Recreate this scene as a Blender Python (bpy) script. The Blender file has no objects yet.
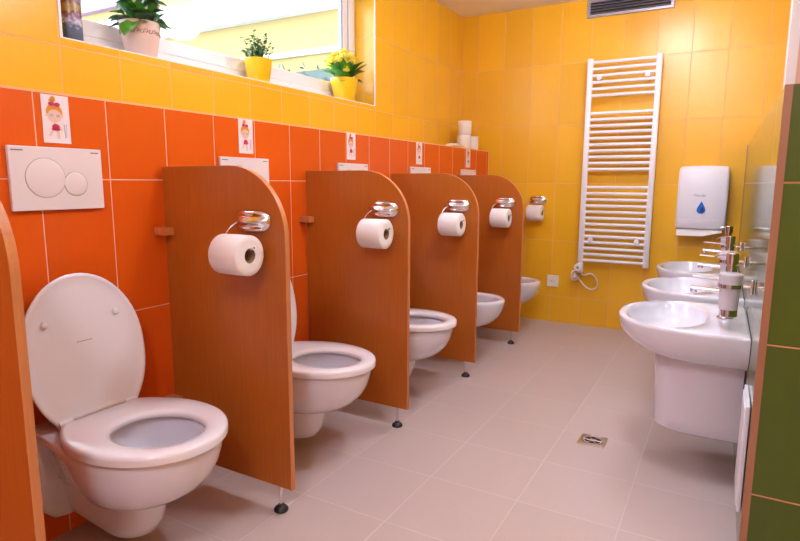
import bpy, bmesh, math, random
from mathutils import Vector, Matrix
random.seed(7)
SC = bpy.context.scene
COL = SC.collection
PI = math.pi

# ---------------------------------------------------------------- camera
cam_data = bpy.data.cameras.new('camera')
cam = bpy.data.objects.new('camera', cam_data)
COL.objects.link(cam)
cam_data.sensor_width = 36.0
cam_data.lens = 578.2 / 800 * 36.0
cam_data.clip_start = 0.02
FW = Vector((-0.4860393, 0.8608275, -0.1508036))
RT = Vector((0.8704162, 0.4922933, 0.0047954))
UP = Vector((-0.0783676, 0.1289311, 0.9885521))
cam.matrix_world = Matrix(((RT.x, UP.x, -FW.x, 1.5721), (RT.y, UP.y, -FW.y, -0.8676),
                           (RT.z, UP.z, -FW.z, 0.9913), (0, 0, 0, 1)))
SC.camera = cam

# ---------------------------------------------------------------- world, lights, exposure
world = bpy.data.worlds.new('overcast sky')
SC.world = world
world.use_nodes = True
wn = world.node_tree.nodes
wn['Background'].inputs['Color'].default_value = (0.66, 0.82, 1.0, 1)
wn['Background'].inputs['Strength'].default_value = 5.2

# the room is lit by three opal globes on the ceiling (x, y, emission strength) and the sky through the window
LAMP_COL = (0.76, 0.88, 1.02, 1)
LAMPS = [(1.14, 2.12, 28), (1.2, 0.75, 44), (1.35, -1.3, 56)]

SC.view_settings.view_transform = 'Standard'
SC.view_settings.look = 'None'
SC.view_settings.gamma = 1.0
SC.view_settings.use_curve_mapping = False
SC.view_settings.exposure = 0.76

# ---------------------------------------------------------------- dimensions
D = 3.236        # back wall
H1 = 1.222       # ledge height
ZG = 0.192       # first horizontal grout
HT = 0.40        # tile height
S = 0.222        # ledge depth (left)
CE = 2.1814      # ceiling
YR = -2.2        # rear wall
YP = 0.8         # near end of the right half wall
def xw(y): return 1.666 - 0.009 * (y - YP)   # slightly skew right half wall
XR = 2.7

# ---------------------------------------------------------------- materials
def srgb(r, g, b):
    f = lambda c: (c / 255 / 12.92) if c / 255 <= 0.04045 else ((c / 255 + 0.055) / 1.055) ** 2.4
    return (f(r), f(g), f(b), 1)

def mat(name, color, rough=0.5, metal=0.0, coat=0.0, trans=0.0, spec=0.5, noise=0.0, nscale=20, bump=0.0, sss=0.0, alpha=1.0):
    m = bpy.data.materials.new(name); m.use_nodes = True
    nt = m.node_tree; b = nt.nodes['Principled BSDF']
    b.inputs['Base Color'].default_value = color
    b.inputs['Roughness'].default_value = rough
    b.inputs['Metallic'].default_value = metal
    b.inputs['Coat Weight'].default_value = coat
    b.inputs['Coat Roughness'].default_value = 0.06
    b.inputs['Transmission Weight'].default_value = trans
    b.inputs['Specular IOR Level'].default_value = spec
    if sss:
        b.inputs['Subsurface Weight'].default_value = sss
        b.inputs['Subsurface Radius'].default_value = (0.01, 0.01, 0.01)
    if noise or bump:
        tc = nt.nodes.new('ShaderNodeTexCoord')
        nz = nt.nodes.new('ShaderNodeTexNoise'); nz.inputs['Scale'].default_value = nscale
        nz.inputs['Detail'].default_value = 4
        nt.links.new(tc.outputs['Object'], nz.inputs['Vector'])
        if noise:
            mx = nt.nodes.new('ShaderNodeMix'); mx.data_type = 'RGBA'
            mx.inputs[6].default_value = tuple(c * (1 - noise) for c in color[:3]) + (1,)
            mx.inputs[7].default_value = tuple(min(1, c * (1 + noise)) for c in color[:3]) + (1,)
            nt.links.new(nz.outputs['Fac'], mx.inputs[0]); nt.links.new(mx.outputs[2], b.inputs['Base Color'])
        if bump:
            bp = nt.nodes.new('ShaderNodeBump'); bp.inputs['Strength'].default_value = bump
            bp.inputs['Distance'].default_value = 0.002
            nt.links.new(nz.outputs['Fac'], bp.inputs['Height']); nt.links.new(bp.outputs['Normal'], b.inputs['Normal'])
    return m

def tile_mat(name, color, grout, ua, uo, uw, va, vo, vw, gw=0.003, rough=0.2, var=0.05, streak=0.03, spec=0.5, groutrough=0.8, bump=0.5):
    """glazed tiles laid out in world metres: axis index, offset, pitch for both directions"""
    m = bpy.data.materials.new(name); m.use_nodes = True
    nt = m.node_tree; N = nt.nodes; L = nt.links; b = N['Principled BSDF']
    geo = N.new('ShaderNodeNewGeometry'); sep = N.new('ShaderNodeSeparateXYZ')
    L.new(geo.outputs['Position'], sep.inputs[0])
    def mth(op, a, c=None, d=None):
        n = N.new('ShaderNodeMath'); n.operation = op
        for i, v in enumerate((a, c, d)):
            if v is None: continue
            if isinstance(v, (int, float)): n.inputs[i].default_value = v
            else: L.new(v, n.inputs[i])
        return n.outputs[0]
    masks = []; ids = []
    for ax, off, w in ((ua, uo, uw), (va, vo, vw)):
        t = mth('DIVIDE', mth('SUBTRACT', sep.outputs[ax], off), w)
        ids.append(mth('FLOOR', t))
        fr = mth('FRACT', t)
        dist = mth('MULTIPLY', mth('MINIMUM', fr, mth('SUBTRACT', 1.0, fr)), w)
        masks.append(dist)
    dmin = mth('MINIMUM', masks[0], masks[1])
    mr = N.new('ShaderNodeMapRange'); mr.inputs[1].default_value = gw * 0.35; mr.inputs[2].default_value = gw * 0.65
    L.new(dmin, mr.inputs[0])                       # 0 in grout, 1 on tile
    comb = N.new('ShaderNodeCombineXYZ'); L.new(ids[0], comb.inputs[0]); L.new(ids[1], comb.inputs[1])
    wn_ = N.new('ShaderNodeTexWhiteNoise'); wn_.noise_dimensions = '3D'; L.new(comb.outputs[0], wn_.inputs['Vector'])
    nz = N.new('ShaderNodeTexNoise'); nz.inputs['Scale'].default_value = 60
    mp = N.new('ShaderNodeMapping'); mp.inputs['Scale'].default_value = (2.2, 2.2, 0.12) if va == 2 else (1, 1, 1)
    L.new(geo.outputs['Position'], mp.inputs[0]); L.new(mp.outputs[0], nz.inputs['Vector'])
    fac = mth('ADD', mth('MULTIPLY', mth('SUBTRACT', wn_.outputs['Value'], 0.5), 2 * var),
              mth('MULTIPLY', mth('SUBTRACT', nz.outputs['Fac'], 0.5), 2 * streak))
    fac = mth('ADD', fac, 1.0)
    sc = N.new('ShaderNodeVectorMath'); sc.operation = 'SCALE'; sc.inputs[0].default_value = color[:3]
    L.new(fac, sc.inputs['Scale'])
    mx = N.new('ShaderNodeMix'); mx.data_type = 'RGBA'
    L.new(mr.outputs[0], mx.inputs[0]); mx.inputs[6].default_value = grout; L.new(sc.outputs[0], mx.inputs[7])
    L.new(mx.outputs[2], b.inputs['Base Color'])
    r = N.new('ShaderNodeMapRange'); r.inputs[3].default_value = groutrough; r.inputs[4].default_value = rough
    L.new(mr.outputs[0], r.inputs[0]); L.new(r.outputs[0], b.inputs['Roughness'])
    bmp = N.new('ShaderNodeBump'); bmp.inputs['Distance'].default_value = 0.001; bmp.inputs['Strength'].default_value = bump
    hs = mth('ADD', mr.outputs[0], mth('MULTIPLY', nz.outputs['Fac'], 0.06))
    L.new(hs, bmp.inputs['Height']); 
    if bump: L.new(bmp.outputs['Normal'], b.inputs['Normal'])
    b.inputs['Specular IOR Level'].default_value = spec
    return m

YEL = srgb(240, 177, 34); ORA = srgb(220, 88, 18); GRN = srgb(78, 96, 16)
GR_Y = srgb(236, 176, 130); GR_O = srgb(240, 178, 150)
M = {}
M['yel_back'] = tile_mat('yellow glazed tiles, back', YEL, GR_Y, 0, -0.098, 0.2, 2, ZG - 0.004, HT, rough=0.3)
M['yel_left'] = tile_mat('yellow glazed tiles, left', YEL, GR_Y, 1, 0.015, 0.2, 2, ZG + 0.003, HT, rough=0.24)
M['yel_reveal'] = tile_mat('yellow glazed tiles, reveal', YEL, GR_Y, 0, 0.1, 0.4, 2, ZG + 0.003, HT, rough=0.24)
M['ora'] = tile_mat('orange glazed tiles', ORA, GR_O, 1, 0.0, 0.2, 2, ZG + 0.003, HT, rough=0.26, spec=0.4)
M['grn_long'] = tile_mat('green glazed tiles, long wall', GRN, srgb(196, 150, 122), 1, 0.812, 0.2, 2, ZG + 0.003, HT, rough=0.10, bump=0, groutrough=0.3)
M['grn_end'] = tile_mat('green glazed tiles, end wall', GRN, srgb(200, 140, 105), 0, 1.864, 0.2, 2, ZG + 0.003, HT, rough=0.3, gw=0.004)
M['yel_top'] = tile_mat('yellow tiles, ledge top', YEL, GR_Y, 1, 0.0, 0.2, 0, 0.0, 0.4, rough=0.24)
M['floor'] = tile_mat('beige pink stoneware', srgb(194, 172, 166), srgb(208, 188, 184), 0, 0.456, 0.3035, 1, 0.487, 0.3035,
                      gw=0.004, rough=0.42, var=0.02, streak=0.02, groutrough=0.6)
M['ceiling'] = mat('white ceiling paint', srgb(246, 240, 244), 0.9, bump=0.1, nscale=150)
M['plaster'] = mat('pinkish plaster', srgb(226, 186, 172), 0.85, bump=0.5, nscale=60, noise=0.04)
M['white_trim'] = mat('white plastic trim', srgb(238, 232, 236), 0.35)
M['edge_trim'] = mat('beige pink tile trim', srgb(168, 116, 88), 0.4)
M['ledge_trim'] = mat('apricot tile trim', srgb(240, 176, 120), 0.35)
M['ceramic'] = mat('white sanitary ceramic', srgb(228, 221, 231), 0.08, coat=0.5, spec=0.5)
M['seat'] = mat('white glossy plastic', srgb(236, 226, 230), 0.09, coat=0.3)
M['plastic'] = mat('white satin plastic', srgb(236, 228, 236), 0.3)
M['plate'] = mat('white flush plate plastic', srgb(232, 216, 214), 0.28)
M['groove'] = mat('grey plastic groove', srgb(150, 138, 140), 0.4)
M['print_grey'] = mat('grey print', srgb(150, 146, 152), 0.5)
M['print_dark'] = mat('dark print', srgb(70, 60, 66), 0.5)
M['water'] = mat('water in bowl', srgb(150, 150, 155), 0.02, spec=0.7)
M['chrome'] = mat('chrome', srgb(225, 222, 226), 0.09, metal=1.0)
M['steel'] = mat('brushed steel', srgb(196, 190, 190), 0.28, metal=1.0, noise=0.06, nscale=80)
M['black'] = mat('black rubber', srgb(22, 20, 22), 0.45)
M['dark'] = mat('painted cavity shade', srgb(30, 26, 28), 0.7)  # near-black colour stands in for the shade inside openings
M['paper'] = mat('toilet paper', srgb(240, 228, 224), 0.95, bump=0.6, nscale=260, noise=0.02, sss=0.1)
M['card_core'] = mat('grey cardboard', srgb(150, 118, 92), 0.9, noise=0.1, nscale=90)
M['rad'] = mat('white radiator enamel', srgb(244, 238, 244), 0.25, coat=0.2)
M['vent'] = mat('anodised aluminium', srgb(178, 172, 184), 0.35, metal=0.8)
M['frame'] = mat('white window pvc', srgb(240, 232, 232), 0.3)
M['gasket'] = mat('grey window gasket', srgb(170, 180, 205), 0.5)
M['pot_yellow'] = mat('yellow glazed pot', srgb(246, 190, 22), 0.3, coat=0.3)
M['pot_pink'] = mat('pale pink terracotta', srgb(226, 196, 186), 0.7, noise=0.07, nscale=30, bump=0.3)
M['pot_relief'] = mat('worn brown relief', srgb(160, 118, 104), 0.75, noise=0.2, nscale=60)
M['soil'] = mat('potting soil', srgb(60, 42, 30), 0.95, bump=1.0, nscale=90, noise=0.3)
M['leaf'] = mat('green leaf', srgb(60, 120, 34), 0.4, noise=0.3, nscale=30)
M['leaf_bright'] = mat('bright green leaf', srgb(96, 160, 30), 0.4, noise=0.25, nscale=30)  # brighter green for some of the leaves and the flower stems
M['leaf_grey'] = mat('grey green leaf', srgb(96, 124, 104), 0.5, noise=0.25, nscale=30)
M['flower_y'] = mat('yellow petal', srgb(250, 214, 70), 0.6)
M['flower_w'] = mat('pale petal', srgb(236, 222, 176), 0.6)
M['flower_r'] = mat('rust red bud', srgb(190, 70, 50), 0.6)
M['flower_b'] = mat('pale lilac petal', srgb(170, 176, 200), 0.6)
M['frost'] = mat('frosted glass', srgb(240, 226, 234), 0.35, trans=0.35, sss=0.2)
M['blue'] = mat('blue print', srgb(20, 110, 205), 0.3)
M['blue_dark'] = mat('dark blue print', srgb(20, 60, 140), 0.3)
M['skin'] = mat('skin coloured print', srgb(236, 186, 166), 0.6)
M['hair'] = mat('blond print', srgb(222, 140, 26), 0.6)
M['pink'] = mat('magenta print', srgb(196, 40, 90), 0.6)
M['greyblue'] = mat('grey blue print', srgb(170, 176, 190), 0.6)
M['card'] = mat('white card', srgb(240, 222, 222), 0.5)
M['packet'] = mat('white wrapping film', srgb(238, 226, 214), 0.35, bump=0.8, nscale=60)
M['packet_y'] = mat('yellow wrapping film', srgb(222, 200, 60), 0.4)
M['socket'] = mat('ivory socket plastic', srgb(234, 222, 214), 0.35)
M['facade'] = mat('pale yellow render', srgb(170, 144, 88), 0.9, noise=0.03, nscale=2)
M['facade_white'] = mat('white fascia', srgb(220, 220, 224), 0.8)
M['eave'] = mat('mauve eave boards', srgb(150, 120, 140), 0.8)
M['hedge'] = mat('hedge leaves', srgb(92, 96, 90), 0.9, noise=0.4, nscale=6)
M['asphalt'] = mat('yard paving', srgb(150, 146, 140), 0.9, noise=0.1, nscale=3)

def wood_mat(name, c1, c2, rough=0.32):
    m = bpy.data.materials.new(name); m.use_nodes = True
    nt = m.node_tree; N = nt.nodes; L = nt.links; b = N['Principled BSDF']
    tc = N.new('ShaderNodeTexCoord'); mp = N.new('ShaderNodeMapping'); mp.inputs['Scale'].default_value = (22, 22, 1.1)
    nz = N.new('ShaderNodeTexNoise'); nz.inputs['Scale'].default_value = 5.2; nz.inputs['Detail'].default_value = 7; nz.inputs['Roughness'].default_value = 0.62
    mp2 = N.new('ShaderNodeMapping'); mp2.inputs['Scale'].default_value = (120, 120, 7)
    nz2 = N.new('ShaderNodeTexNoise'); nz2.inputs['Scale'].default_value = 2.0; nz2.inputs['Detail'].default_value = 3
    L.new(tc.outputs['Object'], mp.inputs[0]); L.new(mp.outputs[0], nz.inputs['Vector'])
    L.new(tc.outputs['Object'], mp2.inputs[0]); L.new(mp2.outputs[0], nz2.inputs['Vector'])
    ad = N.new('ShaderNodeMath'); ad.operation = 'MULTIPLY_ADD'; ad.inputs[1].default_value = 0.35
    L.new(nz2.outputs['Fac'], ad.inputs[0]); L.new(nz.outputs['Fac'], ad.inputs[2])
    cr = N.new('ShaderNodeValToRGB'); cr.color_ramp.elements[0].position = 0.45; cr.color_ramp.elements[1].position = 0.95
    cr.color_ramp.elements[0].color = c1; cr.color_ramp.elements[1].color = c2
    L.new(ad.outputs[0], cr.inputs[0]); L.new(cr.outputs[0], b.inputs['Base Color'])
    b.inputs['Roughness'].default_value = rough
    return m
M['wood'] = wood_mat('cherry laminate', srgb(168, 86, 22), srgb(184, 98, 30))
M['wood_edge'] = wood_mat('pale cherry edging', srgb(190, 116, 66), srgb(204, 130, 78), 0.4)
M['block'] = wood_mat('cherry wood block', srgb(186, 108, 56), srgb(206, 128, 74), 0.5)

def emit(name, color, st):
    m = bpy.data.materials.new(name); m.use_nodes = True
    b = m.node_tree.nodes['Principled BSDF']
    b.inputs['Emission Color'].default_value = color; b.inputs['Emission Strength'].default_value = st
    return m

def pane_mat():
    m = bpy.data.materials.new('window glass'); m.use_nodes = True
    nt = m.node_tree; N = nt.nodes; L = nt.links
    for n in list(N):
        if n.type != 'OUTPUT_MATERIAL': N.remove(n)
    out = [n for n in N if n.type == 'OUTPUT_MATERIAL'][0]
    tr = N.new('ShaderNodeBsdfTransparent'); gl = N.new('ShaderNodeBsdfGlossy'); gl.inputs['Roughness'].default_value = 0.02
    tr.inputs['Color'].default_value = (0.96, 0.98, 0.98, 1)
    lw = N.new('ShaderNodeLayerWeight'); lw.inputs['Blend'].default_value = 0.5      # facing term: same for both sides of the pane
    pw = N.new('ShaderNodeMath'); pw.operation = 'POWER'; pw.inputs[1].default_value = 5.0
    ma = N.new('ShaderNodeMath'); ma.operation = 'MULTIPLY_ADD'; ma.inputs[1].default_value = 0.4; ma.inputs[2].default_value = 0.03
    L.new(lw.outputs['Facing'], pw.inputs[0]); L.new(pw.outputs[0], ma.inputs[0])
    mx = N.new('ShaderNodeMixShader')
    L.new(ma.outputs[0], mx.inputs[0]); L.new(tr.outputs[0], mx.inputs[1]); L.new(gl.outputs[0], mx.inputs[2]); L.new(mx.outputs[0], out.inputs[0])
    return m
M['pane'] = pane_mat()

def can_mat():
    m = bpy.data.materials.new('printed can wrap'); m.use_nodes = True
    nt = m.node_tree; N = nt.nodes; L = nt.links; b = N['Principled BSDF']
    tc = N.new('ShaderNodeTexCoord'); sep = N.new('ShaderNodeSeparateXYZ'); L.new(tc.outputs['Object'], sep.inputs[0])
    nz = N.new('ShaderNodeTexNoise'); nz.inputs['Scale'].default_value = 70; nz.inputs['Detail'].default_value = 3
    L.new(tc.outputs['Object'], nz.inputs['Vector'])
    ad = N.new('ShaderNodeMath'); ad.operation = 'MULTIPLY_ADD'; ad.inputs[1].default_value = 5.0
    L.new(sep.outputs[2], ad.inputs[0])
    ma = N.new('ShaderNodeMath'); ma.operation = 'MULTIPLY_ADD'; ma.inputs[1].default_value = 0.36; ma.inputs[2].default_value = -0.18
    L.new(nz.outputs['Fac'], ma.inputs[0]); L.new(ma.outputs[0], ad.inputs[2])
    cr = N.new('ShaderNodeValToRGB'); e = cr.color_ramp.elements
    e[0].position = 0.0; e[0].color = srgb(70, 88, 110); e[1].position = 1.0; e[1].color = srgb(60, 50, 80)
    for pz, c in ((0.22, (96, 104, 130)), (0.3, (200, 200, 220)), (0.36, (150, 120, 150)), (0.42, (120, 60, 60)), (0.5, (170, 140, 70)), (0.6, (130, 70, 70)), (0.68, (140, 130, 160)), (0.8, (58, 50, 76))):
        k = e.new(pz); k.color = srgb(*c)
    L.new(ad.outputs[0], cr.inputs[0]); L.new(cr.outputs[0], b.inputs['Base Color']); b.inputs['Roughness'].default_value = 0.3
    return m
M['can'] = can_mat()

# ---------------------------------------------------------------- mesh helpers
def obj(name, bm, mats, parent=None, smooth=False, loc=None, angle=0.6):
    me = bpy.data.meshes.new(name)
    bmesh.ops.recalc_face_normals(bm, faces=bm.faces[:])
    if smooth:
        for f in bm.faces: f.smooth = True
        for e in bm.edges:
            if len(e.link_faces) == 2 and e.calc_face_angle(0) > angle: e.smooth = False
    bm.to_mesh(me); bm.free()
    if not isinstance(mats, (list, tuple)): mats = [mats]
    for m in mats: me.materials.append(m)
    o = bpy.data.objects.new(name, me); COL.objects.link(o)
    if parent: o.parent = parent
    if loc: o.location = loc
    return o

def thing(name, label, cat, loc=(0, 0, 0), group=None):
    o = bpy.data.objects.new(name, None); COL.objects.link(o); o.location = loc
    o.empty_display_size = 0.05
    return tag(o, label, cat, group)

def tag(o, label, cat, group=None):
    o['label'] = label; o['category'] = cat
    if group: o['group'] = group
    return o

def struct(name, bm, m, smooth=False, parent=None):
    o = obj(name, bm, m, parent, smooth)
    o['kind'] = 'structure'
    return o

def B(): return bmesh.new()

def box(bm, x0, x1, y0, y1, z0, z1, mi=0, bev=0.0):
    r = bmesh.ops.create_cube(bm, size=1.0)
    vs = r['verts']
    for v in vs:
        v.co = Vector(((x0 + x1) / 2 + v.co.x * (x1 - x0), (y0 + y1) / 2 + v.co.y * (y1 - y0), (z0 + z1) / 2 + v.co.z * (z1 - z0)))
    fs = set(f for v in vs for f in v.link_faces)
    for f in fs: f.material_index = mi
    if bev:
        es = list(set(e for v in vs for e in v.link_edges))
        r2 = bmesh.ops.bevel(bm, geom=es, offset=bev, segments=3, profile=0.5, affect='EDGES')
        for f in r2['faces']: f.material_index = mi
    return vs

def skin_rings(bm, rings, cap0=True, cap1=True, closed=True, mi=0, loop=False):
    vv = [[bm.verts.new(p) for p in r] for r in rings]
    n = len(vv[0])
    pairs = list(zip(vv[:-1], vv[1:]))
    if loop: pairs.append((vv[-1], vv[0]))
    for a, b in pairs:
        for i in range(n if closed else n - 1):
            j = (i + 1) % n
            try: bm.faces.new((a[i], a[j], b[j], b[i])).material_index = mi
            except ValueError: pass
    if not loop:
        if cap0: bm.faces.new(vv[0]).material_index = mi
        if cap1: bm.faces.new(list(reversed(vv[-1]))).material_index = mi
    return vv

def circle(c, u, v, r, n=20, r2=None):
    c = Vector(c); u = Vector(u); v = Vector(v); r2 = r if r2 is None else r2
    return [c + u * (math.cos(2 * PI * i / n) * r) + v * (math.sin(2 * PI * i / n) * r2) for i in range(n)]

def lathe(bm, prof, c=(0, 0, 0), axis='z', n=28, mi=0, cap0=True, cap1=True):
    ax = {'z': ((1, 0, 0), (0, 1, 0), (0, 0, 1)), 'x': ((0, 1, 0), (0, 0, 1), (1, 0, 0)), 'y': ((0, 0, 1), (1, 0, 0), (0, 1, 0))}[axis]
    c = Vector(c); w = Vector(ax[2])
    rings = [circle(c + w * h, ax[0], ax[1], max(r, 1e-4), n) for r, h in prof]
    return skin_rings(bm, rings, cap0, cap1, mi=mi)

def tube(bm, pts, r, n=10, mi=0, sm=0, closed=False):
    pts = [Vector(p) for p in pts]
    for _ in range(sm):
        q = [pts[0]]
        for a, b in zip(pts[:-1], pts[1:]): q += [a.lerp(b, 0.25), a.lerp(b, 0.75)]
        q.append(pts[-1]); pts = q
    rings = []; prev = None
    for i, p in enumerate(pts):
        t = (pts[min(i + 1, len(pts) - 1)] - pts[max(i - 1, 0)]).normalized()
        if prev is None:
            a = Vector((0, 0, 1)) if abs(t.z) < 0.9 else Vector((1, 0, 0))
            u = t.cross(a).normalized()
        else:
            u = (prev - t * prev.dot(t)).normalized()
        prev = u
        rings.append(circle(p, u, t.cross(u), r if not callable(r) else r(i / (len(pts) - 1)), n))
    skin_rings(bm, rings, mi=mi)

def prism(bm, pts, axis, a, b, mi=0):
    """closed outline pts in the two other axes, extruded along axis from a to b"""
    def P(p, h):
        return {'x': (h, p[0], p[1]), 'y': (p[0], h, p[1]), 'z': (p[0], p[1], h)}[axis]
    skin_rings(bm, [[P(p, a) for p in pts], [P(p, b) for p in pts]], mi=mi)

def dup_tree(root, loc=None, label=None, group=None, skip=()):
    c = root.copy(); COL.objects.link(c)
    if loc is not None: c.location = loc
    if label: c['label'] = label
    if group: c['group'] = group
    for ch in list(root.children):
        if ch.name.split('.')[0] in skip: continue
        k = ch.copy(); COL.objects.link(k); k.parent = c
        for g in list(ch.children):
            q = g.copy(); COL.objects.link(q); q.parent = k
    return c

# ---------------------------------------------------------------- room shell
bm = B(); box(bm, -0.5, XR + 0.1, YR - 0.1, D + 0.1, -0.1, 0.0); struct('floor', bm, M['floor'])
bm = B(); box(bm, -0.5, XR + 0.1, YR - 0.1, D + 0.1, CE, CE + 0.1); struct('ceiling', bm, M['ceiling'])
bm = B(); box(bm, -0.5, XR + 0.1, D, D + 0.1, 0, CE); struct('wall_back', bm, M['yel_back'])
bm = B(); box(bm, -0.5, XR + 0.1, YR - 0.1, YR, 0, CE); struct('wall_rear', bm, M['plaster'])
bm = B(); box(bm, XR, XR + 0.1, YR, D, 0, CE); struct('wall_right', bm, M['yel_left'])
# upper right wall, set back behind the ledge of the half wall
bm = B(); box(bm, 2.0, 2.06, YP + 0.12, D, H1, CE); struct('wall_right_upper', bm, M['yel_left'])
# installation half wall carrying the toilets
bm = B(); box(bm, -0.3, 0.0, YR, D, 0, H1 - 0.002)
for f in bm.faces: f.material_index = 1 if f.normal.z > 0.5 else 0
bm.normal_update()
for f in bm.faces: f.material_index = 1 if f.normal.z > 0.5 else 0
struct('wall_left_lower', bm, [M['ora'], M['yel_top']])
bm = B(); box(bm, -0.008, 0.0015, YR, D - 0.001, H1 - 0.006, H1); struct('trim_1', bm, M['ledge_trim'])
bm = B(); box(bm, -0.002, 0.0025, D - 0.006, D - 0.0005, 0.0, H1); struct('trim_2', bm, M['ledge_trim'])
# upper left wall with window opening
WY0, WY1, WZ0, WZ1, WX = 0.225, 2.012, 1.418, 2.10, -0.40
bm = B()
box(bm, WX - 0.06, -S, YR, WY0, H1, CE); box(bm, WX - 0.06, -S, WY1, D, H1, CE)
box(bm, WX - 0.06, -S, WY0, WY1, H1, WZ0); box(bm, WX - 0.06, -S, WY0, WY1, WZ1, CE)
bm.normal_update()
for f in bm.faces: f.material_index = 1 if abs(f.normal.y) > 0.5 else (2 if abs(f.normal.z) > 0.5 else 0)
struct('wall_left', bm, [M['yel_left'], M['yel_reveal'], M['frame']])
# white corner strips of the opening
bm = B()
box(bm, -S - 0.004, -S + 0.002, WY1 - 0.004, WY1 + 0.002, WZ0, WZ1)
box(bm, -S - 0.004, -S + 0.002, WY0 - 0.006, WY0 + 0.002, WZ0, WZ1)
struct('trim_3', bm, M['white_trim'])
# window: frame, sash, gasket, glass
bm = B(); fx0, fx1 = WX, -0.355
box(bm, fx0, fx1, WY0 + 0.001, WY1 - 0.001, WZ0 + 0.001, 1.475, bev=0.004)
box(bm, fx0, fx1, WY0 + 0.001, WY1 - 0.001, WZ1 - 0.05, WZ1 - 0.001, bev=0.004)
box(bm, fx0, fx1, WY0 + 0.001, WY0 + 0.05, 1.46, WZ1 - 0.04, bev=0.004)
box(bm, fx0, fx1, WY1 - 0.06, WY1 - 0.001, 1.46, WZ1 - 0.04, bev=0.004)
win = struct('window_1', bm, M['frame'])
bm = B(); sx0, sx1 = WX + 0.006, -0.362
box(bm, sx0, sx1, WY0 + 0.05, WY1 - 0.06, 1.475, 1.53, bev=0.005)
box(bm, sx0, sx1, WY0 + 0.05, WY1 - 0.06, WZ1 - 0.1, WZ1 - 0.05, bev=0.005)
box(bm, sx0, sx1, WY0 + 0.05, WY0 + 0.09, 1.52, WZ1 - 0.09, bev=0.005)
box(bm, sx0, sx1, WY1 - 0.105, WY1 - 0.06, 1.52, WZ1 - 0.09, bev=0.005)
struct('window_sash', bm, M['frame'], parent=win)
bm = B()
box(bm, sx0 + 0.01, sx1 - 0.006, WY1 - 0.118, WY1 - 0.105, 1.53, WZ1 - 0.1)
box(bm, sx1 - 0.001, sx1 + 0.003, WY1 - 0.066, WY1 - 0.0605, 1.48, WZ1 - 0.05)
struct('window_gasket', bm, M['gasket'], parent=win)
bm = B(); box(bm, -0.386, -0.380, WY0 + 0.088, WY1 - 0.103, 1.528, WZ1 - 0.098)
struct('window_glass', bm, M['pane'], parent=win)
bm = B(); box(bm, -0.354, -S - 0.0005, WY0 + 0.001, WY1 - 0.001, WZ0, WZ0 + 0.004)
struct('window_sill', bm, M['frame'], parent=win)

# right half wall (long face slightly out of square) with its ledge
bm = B()
prism(bm, [(xw(YP), YP), (2.1, YP), (2.1, D), (xw(D), D)], 'z', 0, H1)
bm.normal_update()
for f in bm.faces: f.material_index = 2 if abs(f.normal.z) > 0.5 else (0 if f.normal.x < -0.5 else 1)
struct('wall_right_lower', bm, [M['grn_long'], M['grn_end'], M['yel_top']])
bm = B(); box(bm, 2.1, XR, YP, YP + 0.1, 0, H1); struct('wall_front_lower', bm, M['grn_end'])
bm = B(); box(bm, xw(YP), XR, YP, YP + 0.1, H1, CE); struct('wall_front_upper', bm, M['plaster'])
x0 = xw(YP)
bm = B()
prism(bm, [(x0 - 0.0012, YP - 0.0015), (x0 + 0.016, YP - 0.0015), (x0 + 0.016, YP + 0.002), (x0 + 0.004, YP + 0.002), (x0 + 0.004, YP + 0.006), (x0 - 0.0012, YP + 0.006)], 'z', 0, H1 - 0.0005)
struct('trim_4', bm, M['edge_trim'])
bm = B(); box(bm, x0 - 0.002, x0 + 0.018, YP - 0.0015, YP + 0.02, H1, CE); struct('trim_5', bm, M['white_trim'])
bm = B(); box(bm, xw(D) - 0.003, xw(D) + 0.003, D - 0.006, D, 0, H1); struct('trim_6', bm, M['edge_trim'])

# ---------------------------------------------------------------- outside the window
bm = B(); box(bm, -14, -0.6, -3, 16, -0.3, -0.2); struct('ground', bm, M['asphalt'])
nb = thing('neighbouring_building', 'pale yellow building with white fascia seen through the window', 'building', (-8, 8.5, -0.2))
bm = B(); box(bm, -6, 5.5, -1.5, 2, 0, 6.2); obj('facade', bm, M['facade'], nb)
bm = B(); box(bm, -6.2, 5.7, -1.7, -1.495, 3.88, 4.36, bev=0.01); obj('fascia', bm, M['facade_white'], nb)
bm = B(); box(bm, -6.2, 5.7, -1.56, -1.495, 3.24, 3.32); obj('ledge', bm, M['facade_white'], nb)
bm = B(); box(bm, -6.5, 1.3, -1.65, -1.495, 4.6, 5.2); obj('eave', bm, M['eave'], nb)
bm = B()
for k in range(900):
    c = Vector((random.uniform(-9, -3.2), random.uniform(5.6, 6.4), 0)); c.z = random.uniform(1.9, 2.62)
    a = random.uniform(0, PI); s = random.uniform(0.05, 0.09); t = random.uniform(-1, 1)
    u = Vector((math.cos(a), math.sin(a) * 0.5, t)).normalized() * s
    w = Vector((-math.sin(a), math.cos(a), 0.6)).normalized() * s * 0.5
    bm.faces.new([bm.verts.new(c - u), bm.verts.new(c + w), bm.verts.new(c + u), bm.verts.new(c - w)])
box(bm, -9, -3.2, 5.7, 6.3, -0.2, 2.5)
tag(obj('hedge', bm, M['hedge']), 'dark hedge outside below the pale yellow building', 'hedge')

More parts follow.
